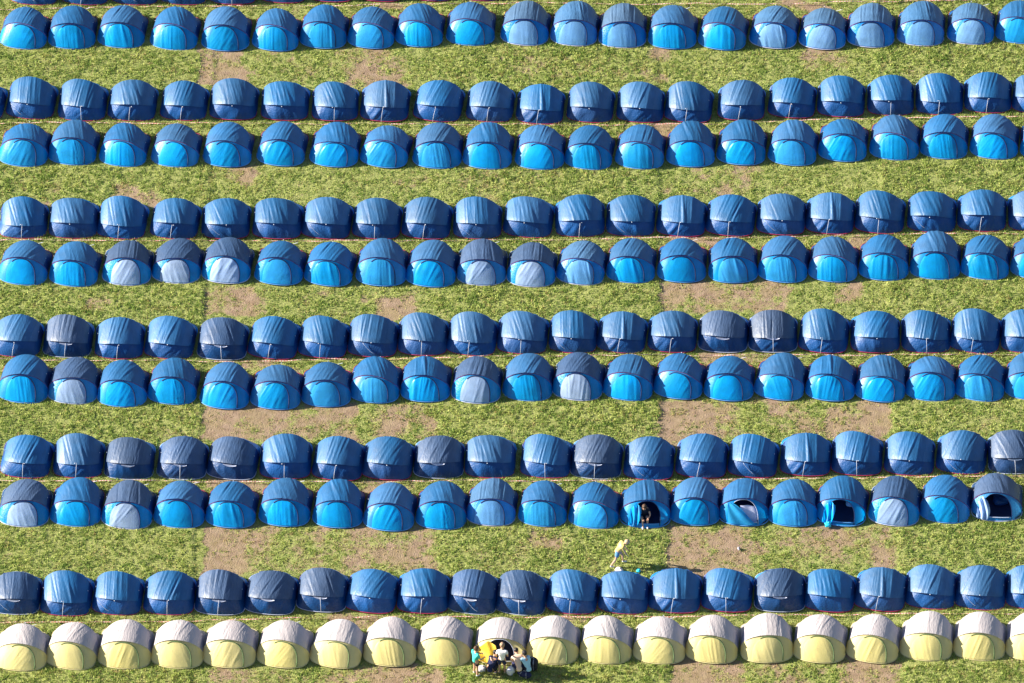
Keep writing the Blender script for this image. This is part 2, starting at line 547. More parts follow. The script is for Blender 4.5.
# ------------------------------------------------------------------ rows, as surveyed on the photograph
def row(s):
    out = []
    for w in s.split():
        k = 'a'
        if w[-1] in 'abcyouhwv':
            k = w[-1]; w = w[:-1]
        x, y = w.split(',')
        out.append((float(x), float(y), k))
    return out
ROWS = [
 ('back', row("35,5 85.5,5 135.5,5 184,5 233,4.5 283,3 332,2 381,1.5 432,1 483,1")),
 ('front', row("24,49 72,49 122,48 175,50 226,51 276.5,51 324,48.5 372,48.5 420,47 471,45.5 526,45.5c 575,46c 623,48c 673.5,49 724,50 775,48.5c 824,49.5c 872,47.5c 922,46c 972,44.5c 1021,43.5")),
 ('back', row("-19,120 31,119 82,121 132,121 184,120.5 233.5,120 285,120.5 335,121 385,121.5 439,121.5 490.5,122 540.5,124 591,122.5 641,122.5 689.5,122.5 742,120.5 793,118 842,117 891.5,115.5 940.5,115 989,113 1038,114")),
 ('front', row("24,166.5 73,165 124,166.5 176,167 228,167 282,166 335,167 386,167.5 438,168.5 488.5,169 540.5,169.5 590,169.5 641,169 691.5,167 742.5,165 794,165.5 844,161.5 896,160 945.5,159 996,159 1045.5,160")),
 ('back', row("23,238.5 73,238.5 122,239 175,239 225.5,239 277.5,239 327,239 377,239 427,239 477.5,239 529,237.5 580,237 631,236.5 682,236.5 731.5,236 782,235 831,234 881,233.5 933,232.5 983,231.5 1033.5,231.5")),
 ('front', row("24,285 74.5,286.5 127,285.5b 177,283.5b 227,283.5b 280,285 330,286 382,286 432,287 482,285.5b 532,287b 582,285c 632,283 682.5,282.5 733.5,283 784.5,282.5 834.5,282 885,280.5 936.5,279.5 987,279.5 1037,279")),
 ('back', row("17,357 67.5,357.5b 119,359 170,359 222.5,360b 274,359 323.5,358 373,357 423,355.5 472.5,355.5 523,354 573.5,353 622.5,353 673,352.5 724,352.5b 773.5,352.5b 825,353 876,353 927,353 977,353 1027,353")),
 ('front', row("24,403 73.5,404b 122.5,407 173,404.5 226,409 276.5,409.5 326.5,407 375.5,403 426,402 477,403.5b 528.5,401 579,400.5b 629.5,400.5 680,399 730,401 781.5,400 832,401 882,402 932,401 982,401 1032,400")),
 ('back', row("26,478 78,478 129,479.5b 182,479.5b 233,479.5b 285.5,479 338.5,480.5 388,480 439,478.5b 490.5,478 546.5,478 597,479b 649.5,480 702.5,478 754,477.5 806.5,476 858,475.5 910.5,475.5 963,474 1014,474b")),
 ('front', row("24,527b 76,526.5 128,529b 180,528 231.5,528 285.5,526.5 338.5,528 390,531 442,529.5 492,526c 544,526.5 595,528.5 646,528o 696,525.5 745.5,526h 794,526.5 842.5,526w 896,526b 947,523 998,521.5v")),
 ('back', row("15,614.5b 66,616 117.5,615 169,615 220.5,615b 271,614.5b 322.5,612b 372,613 423.5,613.5 473.5,614b 522,615b 573,614 624.5,614 675.5,613 728,612 780.5,612b 831,612 882,611 932,609 982,610 1032,609")),
 ('front', row("21,671y 72.5,669.5y 125,669y 178,668.5y 230,668y 284.5,668y 337.5,668y 391,666.5y 445,666y 501,665u 553.5,664.5y 607,664y 660.5,664y 713.5,663.5y 767,663y 821,663y 875,663y 928,661y 981,660.5y 1033.5,661y")),
]
ORD = ["first", "second", "third", "fourth", "fifth", "sixth", "seventh", "eighth", "ninth", "tenth", "eleventh", "twelfth", "thirteenth", "fourteenth", "fifteenth", "sixteenth", "seventeenth", "eighteenth", "nineteenth", "twentieth", "twenty-first", "twenty-second"]
ROWN = ["row cut by the top edge"] + [o+" full row" for o in ORD[:9]] + ["lowest blue row", "yellow row"]
PROTO = {}
NVAR = {'a': 18, 'c': 5, 'b': 8, 'y': 8}
SPECIAL = {'o': ('a', 'wide'), 'h': ('a', 'half'), 'w': ('a', 'wide'), 'v': ('b', 'bunch'), 'u': ('y', 'bunch')}
SPEC_LABEL = {
 'o': "blue tent with open door and a person sitting in the doorway",
 'h': "blue tent with door half unzipped and pale lilac inner panel showing",
 'w': "blue tent with wide open door and pale pillow inside, nobody at it",
 'v': "grey and blue tent with open door, pale door cloth bunched at its left",
 'u': "yellow tent with open door and golden flap, people gathered in front",
}
footprints = []
last = {}
OPEN_AT = {}
for ri, (face, pts) in enumerate(ROWS):
    for i, (px, py, kind) in enumerate(pts):
        g = at(px, py)
        jit = random.gauss(0, 2.2)
        rz = R((-6.5 if face == 'front' else -5.0)+jit) + (math.pi if face == 'back' else 0)
        s = 1+random.gauss(0, 0.012)
        sc = (s*(1.02 if ri == 11 else 1), s, s*(1+random.gauss(0, 0.015)))
        loc = (g.x, g.y+LEN/2*s, 0)
        footprints.append((loc[0], loc[1], rz))
        if kind in SPECIAL:
            kk, op = SPECIAL[kind]
            tm = build_tent(kk, 500+ord(kind), op)
            r = place_tent(tm, loc, rz, sc)
            OPEN_AT[kind] = r
            lab = SPEC_LABEL[kind]
        else:
            n = NVAR[kind]
            v = random.randrange(n)
            if v == last.get(kind): v = (v+1) % n
            last[kind] = v
            key = (kind, v)
            if key not in PROTO:
                PROTO[key] = build_tent(kind, {'a': 0, 'b': 100, 'c': 200, 'y': 300}[kind]+v)
                r = place_tent(PROTO[key], loc, rz, sc)
            else:
                r = copy_tent(PROTO[key], loc, rz, sc)
            if kind == 'y': look = "yellow tent with cream fly"
            elif face == 'front': look = {'a': "bright blue tent, door closed", 'b': "grey tent with pale lilac door", 'c': "faded pale blue tent, door closed"}[kind]
            else: look = {'a': "blue tent seen from behind", 'b': "slate grey tent with navy back"}[kind]
            lab = f"{look}, {ORD[i]} from left in the {ROWN[ri]}"
        tag(r, lab, 'tent', {'front': "blue tents with doors facing the lane below", 'back': "blue tents with their backs turned to the tape"}[face] if kind not in 'yu' else "yellow tents in the lowest row")

# things seen through the open doors
def bedding(kind, me, off, label, cat, name):
    r = OPEN_AT[kind]
    o = link(name, me, None, (r.location.x+off[0], r.location.y+off[1], off[2]))
    return tag(o, label, cat)
bedding('w', blob('pillow', M['lav'], (0.42, 0.34, 0.24), 4, rough=0.08), (0.38, 0.0, 0.04), "pale pillow inside the wide open blue tent", 'pillow', 'pillow')
bedding('v', blob('sleeping_bag', M['b_back'], (0.8, 1.1, 0.36), 8, rough=0.12, squash=3), (0.2, 0.2, 0.04), "navy sleeping bag inside the open grey tent at right", 'sleeping bag', 'sleeping_bag')

# ------------------------------------------------------------------ ground with worn lanes
def axis(lo, hi, step, far):
    a = list(np.arange(lo, hi+1e-6, step))
    d = step*1.6; p = hi
    while p < far: p += d; a.append(min(p, far)); d *= 1.6
    d = step*1.6; p = lo; b = []
    while p > -far: p -= d; b.append(max(p, -far)); d *= 1.6
    return np.array(b[::-1]+a)
def vnoise(x, y, seed, scale):
    """value noise"""
    rg = np.random.default_rng(seed)
    T = rg.random((256, 256))
    X = x/scale; Y = y/scale
    xi = np.floor(X).astype(int); yi = np.floor(Y).astype(int)
    fx = X-xi; fy = Y-yi
    fx = fx*fx*(3-2*fx); fy = fy*fy*(3-2*fy)
    g = lambda a, b: T[a % 256, b % 256]
    return (g(xi, yi)*(1-fx)+g(xi+1, yi)*fx)*(1-fy)+(g(xi, yi+1)*(1-fx)+g(xi+1, yi+1)*fx)*fy
def fbm(x, y, seed, scale, o=4):
    s = 0; a = 0.5
    for i in range(o):
        s = s+a*vnoise(x, y, seed+i, scale/2**i); a *= 0.5
    return s/(1-0.5**o)

# worn places: x0,y0,x1,y1 in the photograph, strength, softness in metres left/right
WORN = [
 (198, 46, 242, 80, 0.95, .10, .7), (345, 52, 412, 92, 0.55, .8, 1.0), (642, 48, 672, 86, 0.45, .5, .8), (798, 46, 845, 60, 0.7, .4, .5),
 (500, 58, 640, 80, 0.18, 1, 1), (250, 50, 345, 84, 0.22, .5, 1), (805, 60, 845, 80, 0.3, .5, .5),
 (205, 166, 255, 182, 0.55, .15, .6), (112, 188, 160, 204, 0.6, .5, .6), (662, 164, 760, 196, 0.22, .2, 1), (390, 178, 430, 188, .3, .5, .5), (20, 180, 60, 200, .3, .4, .4),
 (204, 284, 262, 320, 0.78, .06, .8), (300, 292, 372, 316, 0.35, .8, .8), (374, 296, 414, 316, 0.95, .4, .4), (660, 280, 790, 314, 0.60, .08, .5), (832, 280, 864, 304, 1.0, .25, .25), (864, 286, 890, 312, .3, .3, .2), (90, 300, 112, 312, .45, .4, .4), (560, 300, 600, 316, .25, .5, .5),
 (204, 402, 362, 442, 0.82, .06, .8), (362, 404, 440, 440, 0.62, .6, .6), (660, 398, 716, 446, 0.97, .06, .3), (716, 398, 830, 440, 0.50, .3, .5), (824, 400, 888, 442, 0.93, .4, .3), (20, 412, 60, 426, .2, .5, .5),
 (204, 526, 246, 578, 0.95, .06, .5), (246, 526, 360, 574, 0.46, .5, .6), (350, 528, 438, 574, 0.60, .5, .4), (666, 524, 752, 576, 1.0, .06, .3), (752, 526, 826, 570, 0.40, .3, .4), (824, 522, 890, 570, 0.62, .2, .6), (528, 532, 560, 546, .4, .4, .4), (4, 540, 14, 570, .4, .1, .1),
 (206, 664, 250, 700, 0.8, .06, .5), (250, 668, 380, 700, 0.4, .5, .5), (374, 662, 444, 700, 0.75, .5, .5), (670, 658, 746, 700, 1.0, .06, .3), (838, 656, 902, 682, 0.95, .4, .3), (746, 662, 838, 690, .25, .4, .4),
 (655, 122, 700, 138, .8, .2, .5), (840, 236, 870, 250, .8, .2, .4), (240, 356, 300, 368, .6, .2, .4), (700, 350, 790, 366, .7, .3, .4), (205, 480, 300, 492, .7, .1, .5), (330, 484, 420, 496, .6, .5, .5), (690, 476, 740, 490, .9, .1, .3), (240, 6, 300, 18, .6, .2, .5), (380, 4, 410, 12, .8, .2, .3), (780, 0, 840, 10, .7, .4, .5), (0, 620, 40, 632, .6, .4, .4), (330, 616, 380, 626, .6, .3, .3), (560, 612, 600, 622, .5, .4, .4), (664, 236, 740, 246, .6, .1, .4), (0, 14, 24, 24, .3, .1, .3),
]
def sstep(e):
    e = np.clip(e, 0, 1); return e*e*(3-2*e)
def wear_at(x, y):
    wx = x+(fbm(x, y, 90, 0.5, 3)-0.5)*0.5
    wy = y+(fbm(x, y, 95, 1.6, 3)-0.5)*1.2
    w = np.zeros_like(x)
    for (x0, y0, x1, y1, s, sl, sr) in WORN:
        a, b = at(x0, (y0+y1)/2), at(x1, (y0+y1)/2)
        top, bot = at(512, y0).y, at(512, y1).y
        k = sstep((wx-a.x)/sl+0.5)*sstep((b.x-wx)/sr+0.5)*sstep((top-wy)/0.5+0.5)*sstep((wy-bot)/0.5+0.5)
        w = np.maximum(w, s*k)
    n = fbm(x, y, 40, 1.1, 4)
    n2 = fbm(x, y, 60, 3.5, 3)
    n3 = fbm(x, y, 77, 0.45, 3)
    out = w*0.95 + (n-0.52)*1.3*np.where(w > 0.05, 1, 0.55) + (n3-0.5)*1.1*np.where(w > 0.05, 1, 0.5) + (n2-0.55)*0.5
    return np.clip(out, 0, 1), w
def tall_at(x):
    """strips of taller turf between the worn lanes (metres across the field)"""
    e1 = at(203, 341).x; e2 = at(440, 341).x; e3 = at(662, 341).x; e4 = at(889, 341).x
    st = lambda d, q: sstep(d/q+0.5)
    return 1-st(x-e1, .12)*(1-st(x-e2, 2.0))-st(x-e3, .12)*(1-st(x-e4, .3))

gx = axis(-25.5, 25.5, 0.10, 700)
gy = axis(-24.0, 25.0, 0.10, 700)
GX, GY = np.meshgrid(gx, gy)
wear, wraw = wear_at(GX, GY)
inner = (np.abs(GX) < 26) & (np.abs(GY) < 25.5)
tall = tall_at(GX)
hgt = (fbm(GX, GY, 5, 0.30, 3)-0.5)*0.05*(1-0.75*wear) + (fbm(GX, GY, 15, 0.2, 1)-0.5)*0.03*(1-0.6*wear) + (fbm(GX, GY, 25, 4.0, 2)-0.5)*0.04
hgt = np.where(inner, hgt+tall*0.04*(1-0.6*wear), 0)-0.05
V = np.stack([GX, GY, hgt], -1).reshape(-1, 3)
nx, ny = len(gx), len(gy)
me = bpy.data.meshes.new('ground')
me.vertices.add(nx*ny); me.vertices.foreach_set('co', V.astype(np.float32).ravel())
idx = np.arange(nx*ny).reshape(ny, nx)
q = np.stack([idx[:-1, :-1], idx[:-1, 1:], idx[1:, 1:], idx[1:, :-1]], -1).reshape(-1, 4)
nf = len(q)
me.loops.add(nf*4); me.loops.foreach_set('vertex_index', q.ravel().astype(np.int32))
me.polygons.add(nf); me.polygons.foreach_set('loop_start', (np.arange(nf)*4).astype(np.int32))
me.polygons.foreach_set('use_smooth', np.ones(nf, bool))
me.update(calc_edges=True)
at_ = me.attributes.new('wear', 'FLOAT', 'POINT'); at_.data.foreach_set('value', wear.astype(np.float32).ravel())
m, n, p, out = base_mat('turf_and_soil')
L = n.links.new; N = n.nodes.new
a = N('ShaderNodeAttribute'); a.attribute_name = 'wear'
tc = N('ShaderNodeTexCoord')
n1 = N('ShaderNodeTexNoise'); n1.inputs['Scale'].default_value = 3.0; n1.inputs['Detail'].default_value = 6
n2 = N('ShaderNodeTexNoise'); n2.inputs['Scale'].default_value = 16.0; n2.inputs['Detail'].default_value = 4
L(tc.outputs['Object'], n1.inputs['Vector']); L(tc.outputs['Object'], n2.inputs['Vector'])
r1 = N('ShaderNodeValToRGB')
r1.color_ramp.elements[0].position = 0.32; r1.color_ramp.elements[0].color = (0.175, 0.215, 0.060, 1)
r1.color_ramp.elements[1].position = 0.68; r1.color_ramp.elements[1].color = (0.300, 0.310, 0.120, 1)
L(n2.outputs['Fac'], r1.inputs[0])
r2 = N('ShaderNodeValToRGB')
r2.color_ramp.elements[0].position = 0.3; r2.color_ramp.elements[0].color = (0.200, 0.140, 0.100, 1)
r2.color_ramp.elements[1].position = 0.7; r2.color_ramp.elements[1].color = (0.300, 0.222, 0.165, 1)
L(n1.outputs['Fac'], r2.inputs[0])
mx = N('ShaderNodeMix'); mx.data_type = 'RGBA'
n3 = N('ShaderNodeTexNoise'); n3.inputs['Scale'].default_value = 9.0; n3.inputs['Detail'].default_value = 5
L(tc.outputs['Object'], n3.inputs['Vector'])
sub = N('ShaderNodeMath'); sub.operation = 'MULTIPLY_ADD'; sub.inputs[1].default_value = 1.3; sub.inputs[2].default_value = -0.65
L(n3.outputs['Fac'], sub.inputs[0])
addw = N('ShaderNodeMath'); addw.operation = 'ADD'
L(a.outputs['Fac'], addw.inputs[0]); L(sub.outputs[0], addw.inputs[1])
mr = N('ShaderNodeMapRange'); mr.inputs[1].default_value = 0.22; mr.inputs[2].default_value = 0.62
L(addw.outputs[0], mr.inputs[0]); L(mr.outputs[0], mx.inputs[0])
n4 = N('ShaderNodeTexNoise'); n4.inputs['Scale'].default_value = 0.9; n4.inputs['Detail'].default_value = 7; n4.inputs['Roughness'].default_value = 0.7
L(tc.outputs['Object'], n4.inputs['Vector'])
mr4 = N('ShaderNodeMapRange'); mr4.inputs[1].default_value = 0.42; mr4.inputs[2].default_value = 0.66; mr4.inputs[4].default_value = 0.45
L(n4.outputs['Fac'], mr4.inputs[0])
mx4 = N('ShaderNodeMix'); mx4.data_type = 'RGBA'; mx4.inputs[7].default_value = (0.235, 0.205, 0.075, 1)
L(mr4.outputs[0], mx4.inputs[0]); L(r2.outputs[0], mx4.inputs[6])
L(r1.outputs[0], mx.inputs[6]); L(mx4.outputs[2], mx.inputs[7]); L(mx.outputs[2], p.inputs['Base Color'])
bp = N('ShaderNodeBump'); bp.inputs['Strength'].default_value = 0.6; bp.inputs['Distance'].default_value = 0.06
L(n2.outputs['Fac'], bp.inputs['Height']); L(bp.outputs[0], p.inputs['Normal'])
p.inputs['Roughness'].default_value = 0.95; p.inputs['Specular IOR Level'].default_value = 0.15
me.materials.append(m)
ground = link('ground', me); tag(ground, kind='structure')

# ------------------------------------------------------------------ grass
NT = 300000
tx = RNG.uniform(-24.8, 24.8, NT); ty = RNG.uniform(-23.8, 24.8, NT)
keep = np.ones(NT, bool)
for (fx, fy, rz) in footprints:
    c, s_ = math.cos(rz), math.sin(rz)
    near = (np.abs(tx-fx) < 1.4) & (np.abs(ty-fy) < 1.6)
    dx = tx[near]-fx; dy = ty[near]-fy
    lx = (dx*c+dy*s_)/(A+0.05); ly = (-dx*s_+dy*c)
    ly = np.where(ly < YM-LEN/2, (ly-(YM-LEN/2))/(YM+0.08), (ly-(YM-LEN/2))/(LEN-YM+0.06))
    keep[near] &= (np.abs(lx)**2.6+np.abs(ly)**2.6) > 1.0
w, wr = wear_at(tx, ty)
tl = tall_at(tx)
cl = fbm(tx, ty, 70, 0.20, 2)
keep &= RNG.random(NT) > np.clip((w-0.12)/0.8, 0, 1)*0.93
keep &= (cl+RNG.normal(0, 0.2, NT)) > 0.22
tx, ty, w, tl, cl = tx[keep], ty[keep], w[keep], tl[keep], cl[keep]
nt_ = len(tx); NB = 5
bx = np.repeat(tx, NB)+RNG.normal(0, 0.045, nt_*NB); by = np.repeat(ty, NB)+RNG.normal(0, 0.045, nt_*NB)
an = RNG.uniform(0, 2*math.pi, nt_*NB)
hh = np.repeat((0.026+0.030*np.clip(cl-0.3, 0, 0.5)*2)*(1-0.55*w)*(0.75+0.45*tl), NB)*RNG.uniform(0.6, 1.3, nt_*NB)
lean = RNG.uniform(0.2, 1.1, nt_*NB)*hh
wd = RNG.uniform(0.010, 0.024, nt_*NB)
ca, sa = np.cos(an), np.sin(an)
z0 = np.full_like(bx, -0.055)+np.repeat(0.04*tl*(1-0.6*w), NB)
v0 = np.stack([bx-sa*wd, by+ca*wd, z0], -1); v1 = np.stack([bx+sa*wd, by-ca*wd, z0], -1)
v2 = np.stack([bx+ca*lean*0.45+sa*wd*.7, by+sa*lean*0.45-ca*wd*.7, z0+hh*0.75+0.03], -1)
v3 = np.stack([bx+ca*lean, by+sa*lean, z0+hh+0.03], -1)
VV = np.stack([v0, v1, v2, v3], 1).reshape(-1, 3).astype(np.float32)
nb = nt_*NB
me = bpy.data.meshes.new('grass')
me.vertices.add(nb*4); me.vertices.foreach_set('co', VV.ravel())
me.loops.add(nb*4); me.loops.foreach_set('vertex_index', np.arange(nb*4, dtype=np.int32))
me.polygons.add(nb); me.polygons.foreach_set('loop_start', (np.arange(nb)*4).astype(np.int32))
me.update(calc_edges=True)
mixr = np.clip(fbm(tx, ty, 120, 0.9, 3)*0.8+RNG.normal(0, 0.33, nt_)+0.25*w+0.05, 0, 1)
gA = np.array([0.185, 0.305, 0.060]); gB = np.array([0.53, 0.57, 0.19]); gC = np.array([0.46, 0.37, 0.17])
colr = gA+(gB-gA)*mixr[:, None]
dry = (RNG.random(nt_) < 0.06+0.45*w)
colr[dry] = gC*RNG.uniform(0.7, 1.1, (dry.sum(), 1))
colr = np.repeat(np.concatenate([colr, np.ones((nt_, 1))], 1), NB*4, 0).astype(np.float32)
ca_ = me.color_attributes.new('tint', 'FLOAT_COLOR', 'POINT'); ca_.data.foreach_set('color', colr.ravel())
me.materials.append(attr_mat('grass_blades', 'tint', 0.8, 0.25))
grass = link('grass', me)
tag(grass, "short trodden grass growing in the lanes between the tents", 'grass', kind='stuff')

# ------------------------------------------------------------------ barrier tape between back-to-back rows
TAPES = [([(-20, 11), (150, 7.5), (300, 7), (420, 5), (520, 4), (640, 5), (760, 5), (900, 2), (1045, 0)], "between the top edge and the first full row"),
         ([(-20, 123.5), (130, 124), (300, 124.5), (420, 125), (540, 126), (700, 125.5), (780, 122), (900, 119), (1045, 117)], "between the second and third full rows"),
         ([(-20, 241), (150, 241.5), (330, 242), (500, 241.5), (650, 239), (780, 238), (900, 235), (1045, 234)], "between the fourth and fifth full rows"),
         ([(-20, 360.5), (130, 361.5), (230, 362.5), (380, 360), (520, 357), (650, 356), (800, 356), (1045, 355.5)], "between the sixth and seventh full rows"),
         ([(-20, 481.5), (150, 482), (330, 483), (480, 481.5), (640, 482), (800, 479.5), (930, 478), (1045, 476.5)], "between the eighth and ninth full rows"),
         ([(-20, 622.5), (100, 623.5), (250, 620.5), (380, 617.5), (560, 618.5), (700, 617), (860, 615.5), (1045, 614)], "between the lowest blue row and the yellow row")]
tape_m = attr_mat('striped_barrier_tape', 'stripe', 0.45)
for ti, (pl, where) in enumerate(TAPES):
    rg = np.random.default_rng(800+ti)
    P = [at(x, y) for x, y in pl]
    xs = np.array([p.x for p in P]); ys = np.array([p.y for p in P])
    X = np.arange(xs[0], xs[-1], 0.03)
    Y = np.interp(X, xs, ys)+0.02*np.sin(X*1.7+ti)+0.012*np.sin(X*5.1)
    Z = 0.075+0.03*np.sin(X*0.9+ti)+0.012*np.sin(X*3.7)
    tw = np.cumsum(rg.normal(0, 0.22, len(X))+0.10*np.sin(X*0.6+ti))
    hw = 0.019
    dY, dZ = np.cos(tw)*hw, np.abs(np.sin(tw))*hw
    V = np.stack([np.stack([X, Y-dY, Z-dZ], -1), np.stack([X, Y, Z+0.004], -1), np.stack([X, Y+dY, Z+dZ], -1)], 1).reshape(-1, 3)
    Fc = grid_faces(3, len(X))
    me = mesh('barrier_tape', V, Fc, tape_m, False)
    red_share = 0.35+0.35*fbm(X, X*0+ti*9, 300+ti, 7.0, 2)
    ph = (X/0.13+rg.uniform(0, 1)) % 1.0
    isred = ph < red_share
    colv = np.where(isred[:, None], np.array([[0.58, 0.22, 0.20, 1]]), np.array([[0.72, 0.62, 0.55, 1]]))
    colv = np.repeat(colv, 3, 0).astype(np.float32)
    ca_ = me.color_attributes.new('stripe', 'FLOAT_COLOR', 'POINT'); ca_.data.foreach_set('color', colv.ravel())
    # thickness so the tape is a real strip
    o = link('barrier_tape', me)
    md = o.modifiers.new('thick', 'SOLIDIFY'); md.thickness = 0.004
    tag(o, f"red and white barrier tape {where}", 'barrier tape', "barrier tapes between back-to-back tent rows")

# ------------------------------------------------------------------ people
def skin_mesh(name, pts, edges, roots, mat, sub=1):
    """pts: [(x,y,z,r)] joints; edges; roots: indices"""
    me = bpy.data.meshes.new(name)
    me.from_pydata([p[:3] for p in pts], edges, [])
    o = bpy.data.objects.new(name+'_tmp', me); COL.objects.link(o)
    md = o.modifiers.new('skin', 'SKIN'); md.use_smooth_shade = True
    if not me.skin_vertices: me.skin_vertices.new()
    for i, p in enumerate(pts):
        r = p[3]
        me.skin_vertices[0].data[i].radius = (r, r) if not isinstance(r, tuple) else r
        me.skin_vertices[0].data[i].use_root = i in roots
    ms = o.modifiers.new('sub', 'SUBSURF'); ms.levels = sub; ms.render_levels = sub
    bpy.context.view_layer.update()
    dg = bpy.context.evaluated_depsgraph_get()
    ev = o.evaluated_get(dg)
    out = bpy.data.meshes.new_from_object(ev)
    out.name = name
    out.materials.clear(); out.materials.append(mat)
    bpy.data.objects.remove(o)
    return out

def lerp(a, b, f): return tuple(a[i]*(1-f)+b[i]*f for i in range(3))

def make_person(label, loc, rz, J, skin, shirt, legs, hair, legcut=0.55, shoe=None, sleeve=0.55, shirt_name='shirt', leg_name='shorts', bag=None):
    root = empty('person', loc, rz)
    tag(root, label, 'person')
    pts, ed, roots = [], [], []
    def add(p, r, par=None):
        pts.append((*p, r)); k = len(pts)-1
        if par is not None: ed.append((par, k))
        else: roots.append(k)
        return k
    pel = add(J['pelvis'], 0.125)
    sp = add(lerp(J['pelvis'], J['chest'], 0.5), 0.115, pel)
    ch = add(J['chest'], 0.135, sp)
    nb_ = add(J['neck'], 0.075, ch)
    hd = Vector(J['head']); nk = Vector(J['neck'])
    up = (hd-nk).normalized()
    n2 = add(tuple(nk+up*0.07), 0.052, nb_)
    h1 = add(tuple(hd-up*0.04), 0.078, n2)
    h2 = add(tuple(hd+up*0.05), 0.095, h1)
    h3 = add(tuple(hd+up*0.11), 0.07, h2)
    fw = Vector(J.get('face', (0, 1, 0))); fw = (fw-up*fw.dot(up)).normalized()
    add(tuple(hd+fw*0.112+up*0.0), 0.014, h1)
    side = fw.cross(up).normalized()
    for s in (-1, 1):
        add(tuple(hd+side*0.095*s+up*0.02), 0.016, h1)
    hands = []
    for s in 'LR':
        sh = add(J['sh'+s], 0.062, ch)
        el = add(J['el'+s], 0.044, sh)
        wr_ = add(J['wr'+s], 0.030, el)
        d = (Vector(J['wr'+s])-Vector(J['el'+s])).normalized()
        palm = Vector(J['wr'+s])+d*0.075
        add(tuple(palm), 0.036, wr_)
        hands.append((s, palm, d))
        hp = add(J['hip'+s], 0.095, pel)
        mid = add(lerp(J['hip'+s], J['kn'+s], 0.5), 0.080, hp)
        kn = add(J['kn'+s], 0.055, mid)
        cf = add(lerp(J['kn'+s], J['an'+s], 0.35), 0.056, kn)
        ak = add(J['an'+s], 0.036, cf)
        add(J['to'+s], 0.034, ak)
    # fingers: four unequal bent chains and a thumb, rooted in the palm
    for s, palm, d in hands:
        ref = Vector((0, 1, 0)) if abs(d.y) < 0.8 else Vector((0, 0, 1))
        a = d.cross(ref).normalized(); b = a.cross(d).normalized()
        sg = 1 if s == 'L' else -1
        for q, (o, ln) in enumerate(((-0.030, .062), (-0.010, .076), (0.010, .072), (0.029, .055))):
            p0 = palm+a*o+d*0.01
            p1 = palm+a*o*1.15+d*(0.03+ln*0.45)
            p2 = p1+d*ln*0.35+b*sg*0.018
            p3 = p2+d*ln*0.18+b*sg*0.022
            k = add(tuple(p0), 0.010); k = add(tuple(p1), 0.0095, k); k = add(tuple(p2), 0.009, k); add(tuple(p3), 0.0075, k)
        k = add(tuple(palm-d*0.02-a*0.02), 0.012); k = add(tuple(palm+d*0.015-a*0.055+b*sg*0.01), 0.0105, k); add(tuple(palm+d*0.05-a*0.062+b*sg*0.022), 0.009, k)
    link('body', skin_mesh('body', pts, ed, roots, skin), root)
    # shirt
    pts, ed, roots = [], [], []
    w0 = lerp(J['pelvis'], J['chest'], -0.42)
    a0 = add(w0, 0.150); a1 = add(lerp(J['pelvis'], J['chest'], 0.5), 0.142, a0); a2 = add(J['chest'], 0.160, a1)
    add(lerp(J['chest'], J['neck'], 0.85), 0.085, a2)
    for s in 'LR':
        k = add(J['sh'+s], 0.080, a2)
        f = min(sleeve, 1.0)
        k2 = add(lerp(J['sh'+s], J['el'+s], f), 0.068, k)
        if sleeve > 1: add(lerp(J['el'+s], J['wr'+s], 0.9), 0.048, k2)
    link(shirt_name, skin_mesh(shirt_name, pts, ed, roots, shirt), root)
    # shorts or trousers
    pts, ed, roots = [], [], []
    a0 = add(J['pelvis'], 0.148)
    add(lerp(J['pelvis'], J['chest'], 0.22), 0.138, a0)
    for s in 'LR':
        k = add(J['hip'+s], 0.118, a0)
        f = min(legcut, 1.0)
        k = add(lerp(J['hip'+s], J['kn'+s], f*0.6), 0.102, k)
        k = add(lerp(J['hip'+s], J['kn'+s], f), 0.090 if legcut < 1 else 0.074, k)
        if legcut > 1: add(lerp(J['kn'+s], J['an'+s], 0.93), 0.062, k)
    link(leg_name, skin_mesh(leg_name, pts, ed, roots, legs), root)
    if shoe:
        for s in 'LR':
            a_ = Vector(J['an'+s]); t_ = Vector(J['to'+s])
            d = (t_-a_); hp = a_+Vector((0, 0, -0.02))
            pts, ed, roots = [], [], []
            k = add(tuple(hp-d*0.25), 0.045); k = add(tuple(hp+d*0.35), 0.050, k); add(tuple(t_+d*0.12), 0.040, k)
            link('shoe', skin_mesh('shoe', pts, ed, roots, shoe), root)
    # hair: a cap set back from the face
    V, Fc = [], []
    n = 12
    for j in range(n+1):
        th = math.pi*j/n
        for i in range(2*n):
            fi = math.pi*i/n
            lo = Vector((math.sin(th)*math.cos(fi), math.sin(th)*math.sin(fi), math.cos(th)))
            r = 0.125*(1+0.05*math.sin(5*fi+3*th))
            pnt = hd+up*0.065-fw*0.022+side*lo.x*r*0.88+fw*lo.y*r*0.98+up*lo.z*r*(0.95 if lo.z > 0 else 0.9)
            if lo.y > 0.25 and lo.z < 0.25:   # open the face
                pnt = hd+up*0.06-fw*0.022+side*lo.x*0.06+up*0.04
            V.append(pnt)
    for j in range(n):
        for i in range(2*n):
            i2 = (i+1) % (2*n)
            Fc.append((j*2*n+i, (j+1)*2*n+i, (j+1)*2*n+i2, j*2*n+i2))
    link('hair', mesh('hair', V, Fc, hair), root)
    for s in (-1, 1):
        e = blob('eye', MP['eye'], (0.022, 0.022, 0.022), 1, n=4, rough=0, floor=False)
        e.transform(Matrix.Translation(hd+fw*0.085+side*0.032*s+up*0.022))
        link('eye', e, root)
    mo = tube('mouth', [hd+fw*0.083-up*0.045+side*q for q in (-0.02, 0, 0.02)], 0.005, MP['lip'], 4)
    link('mouth', mo, root)
    return root

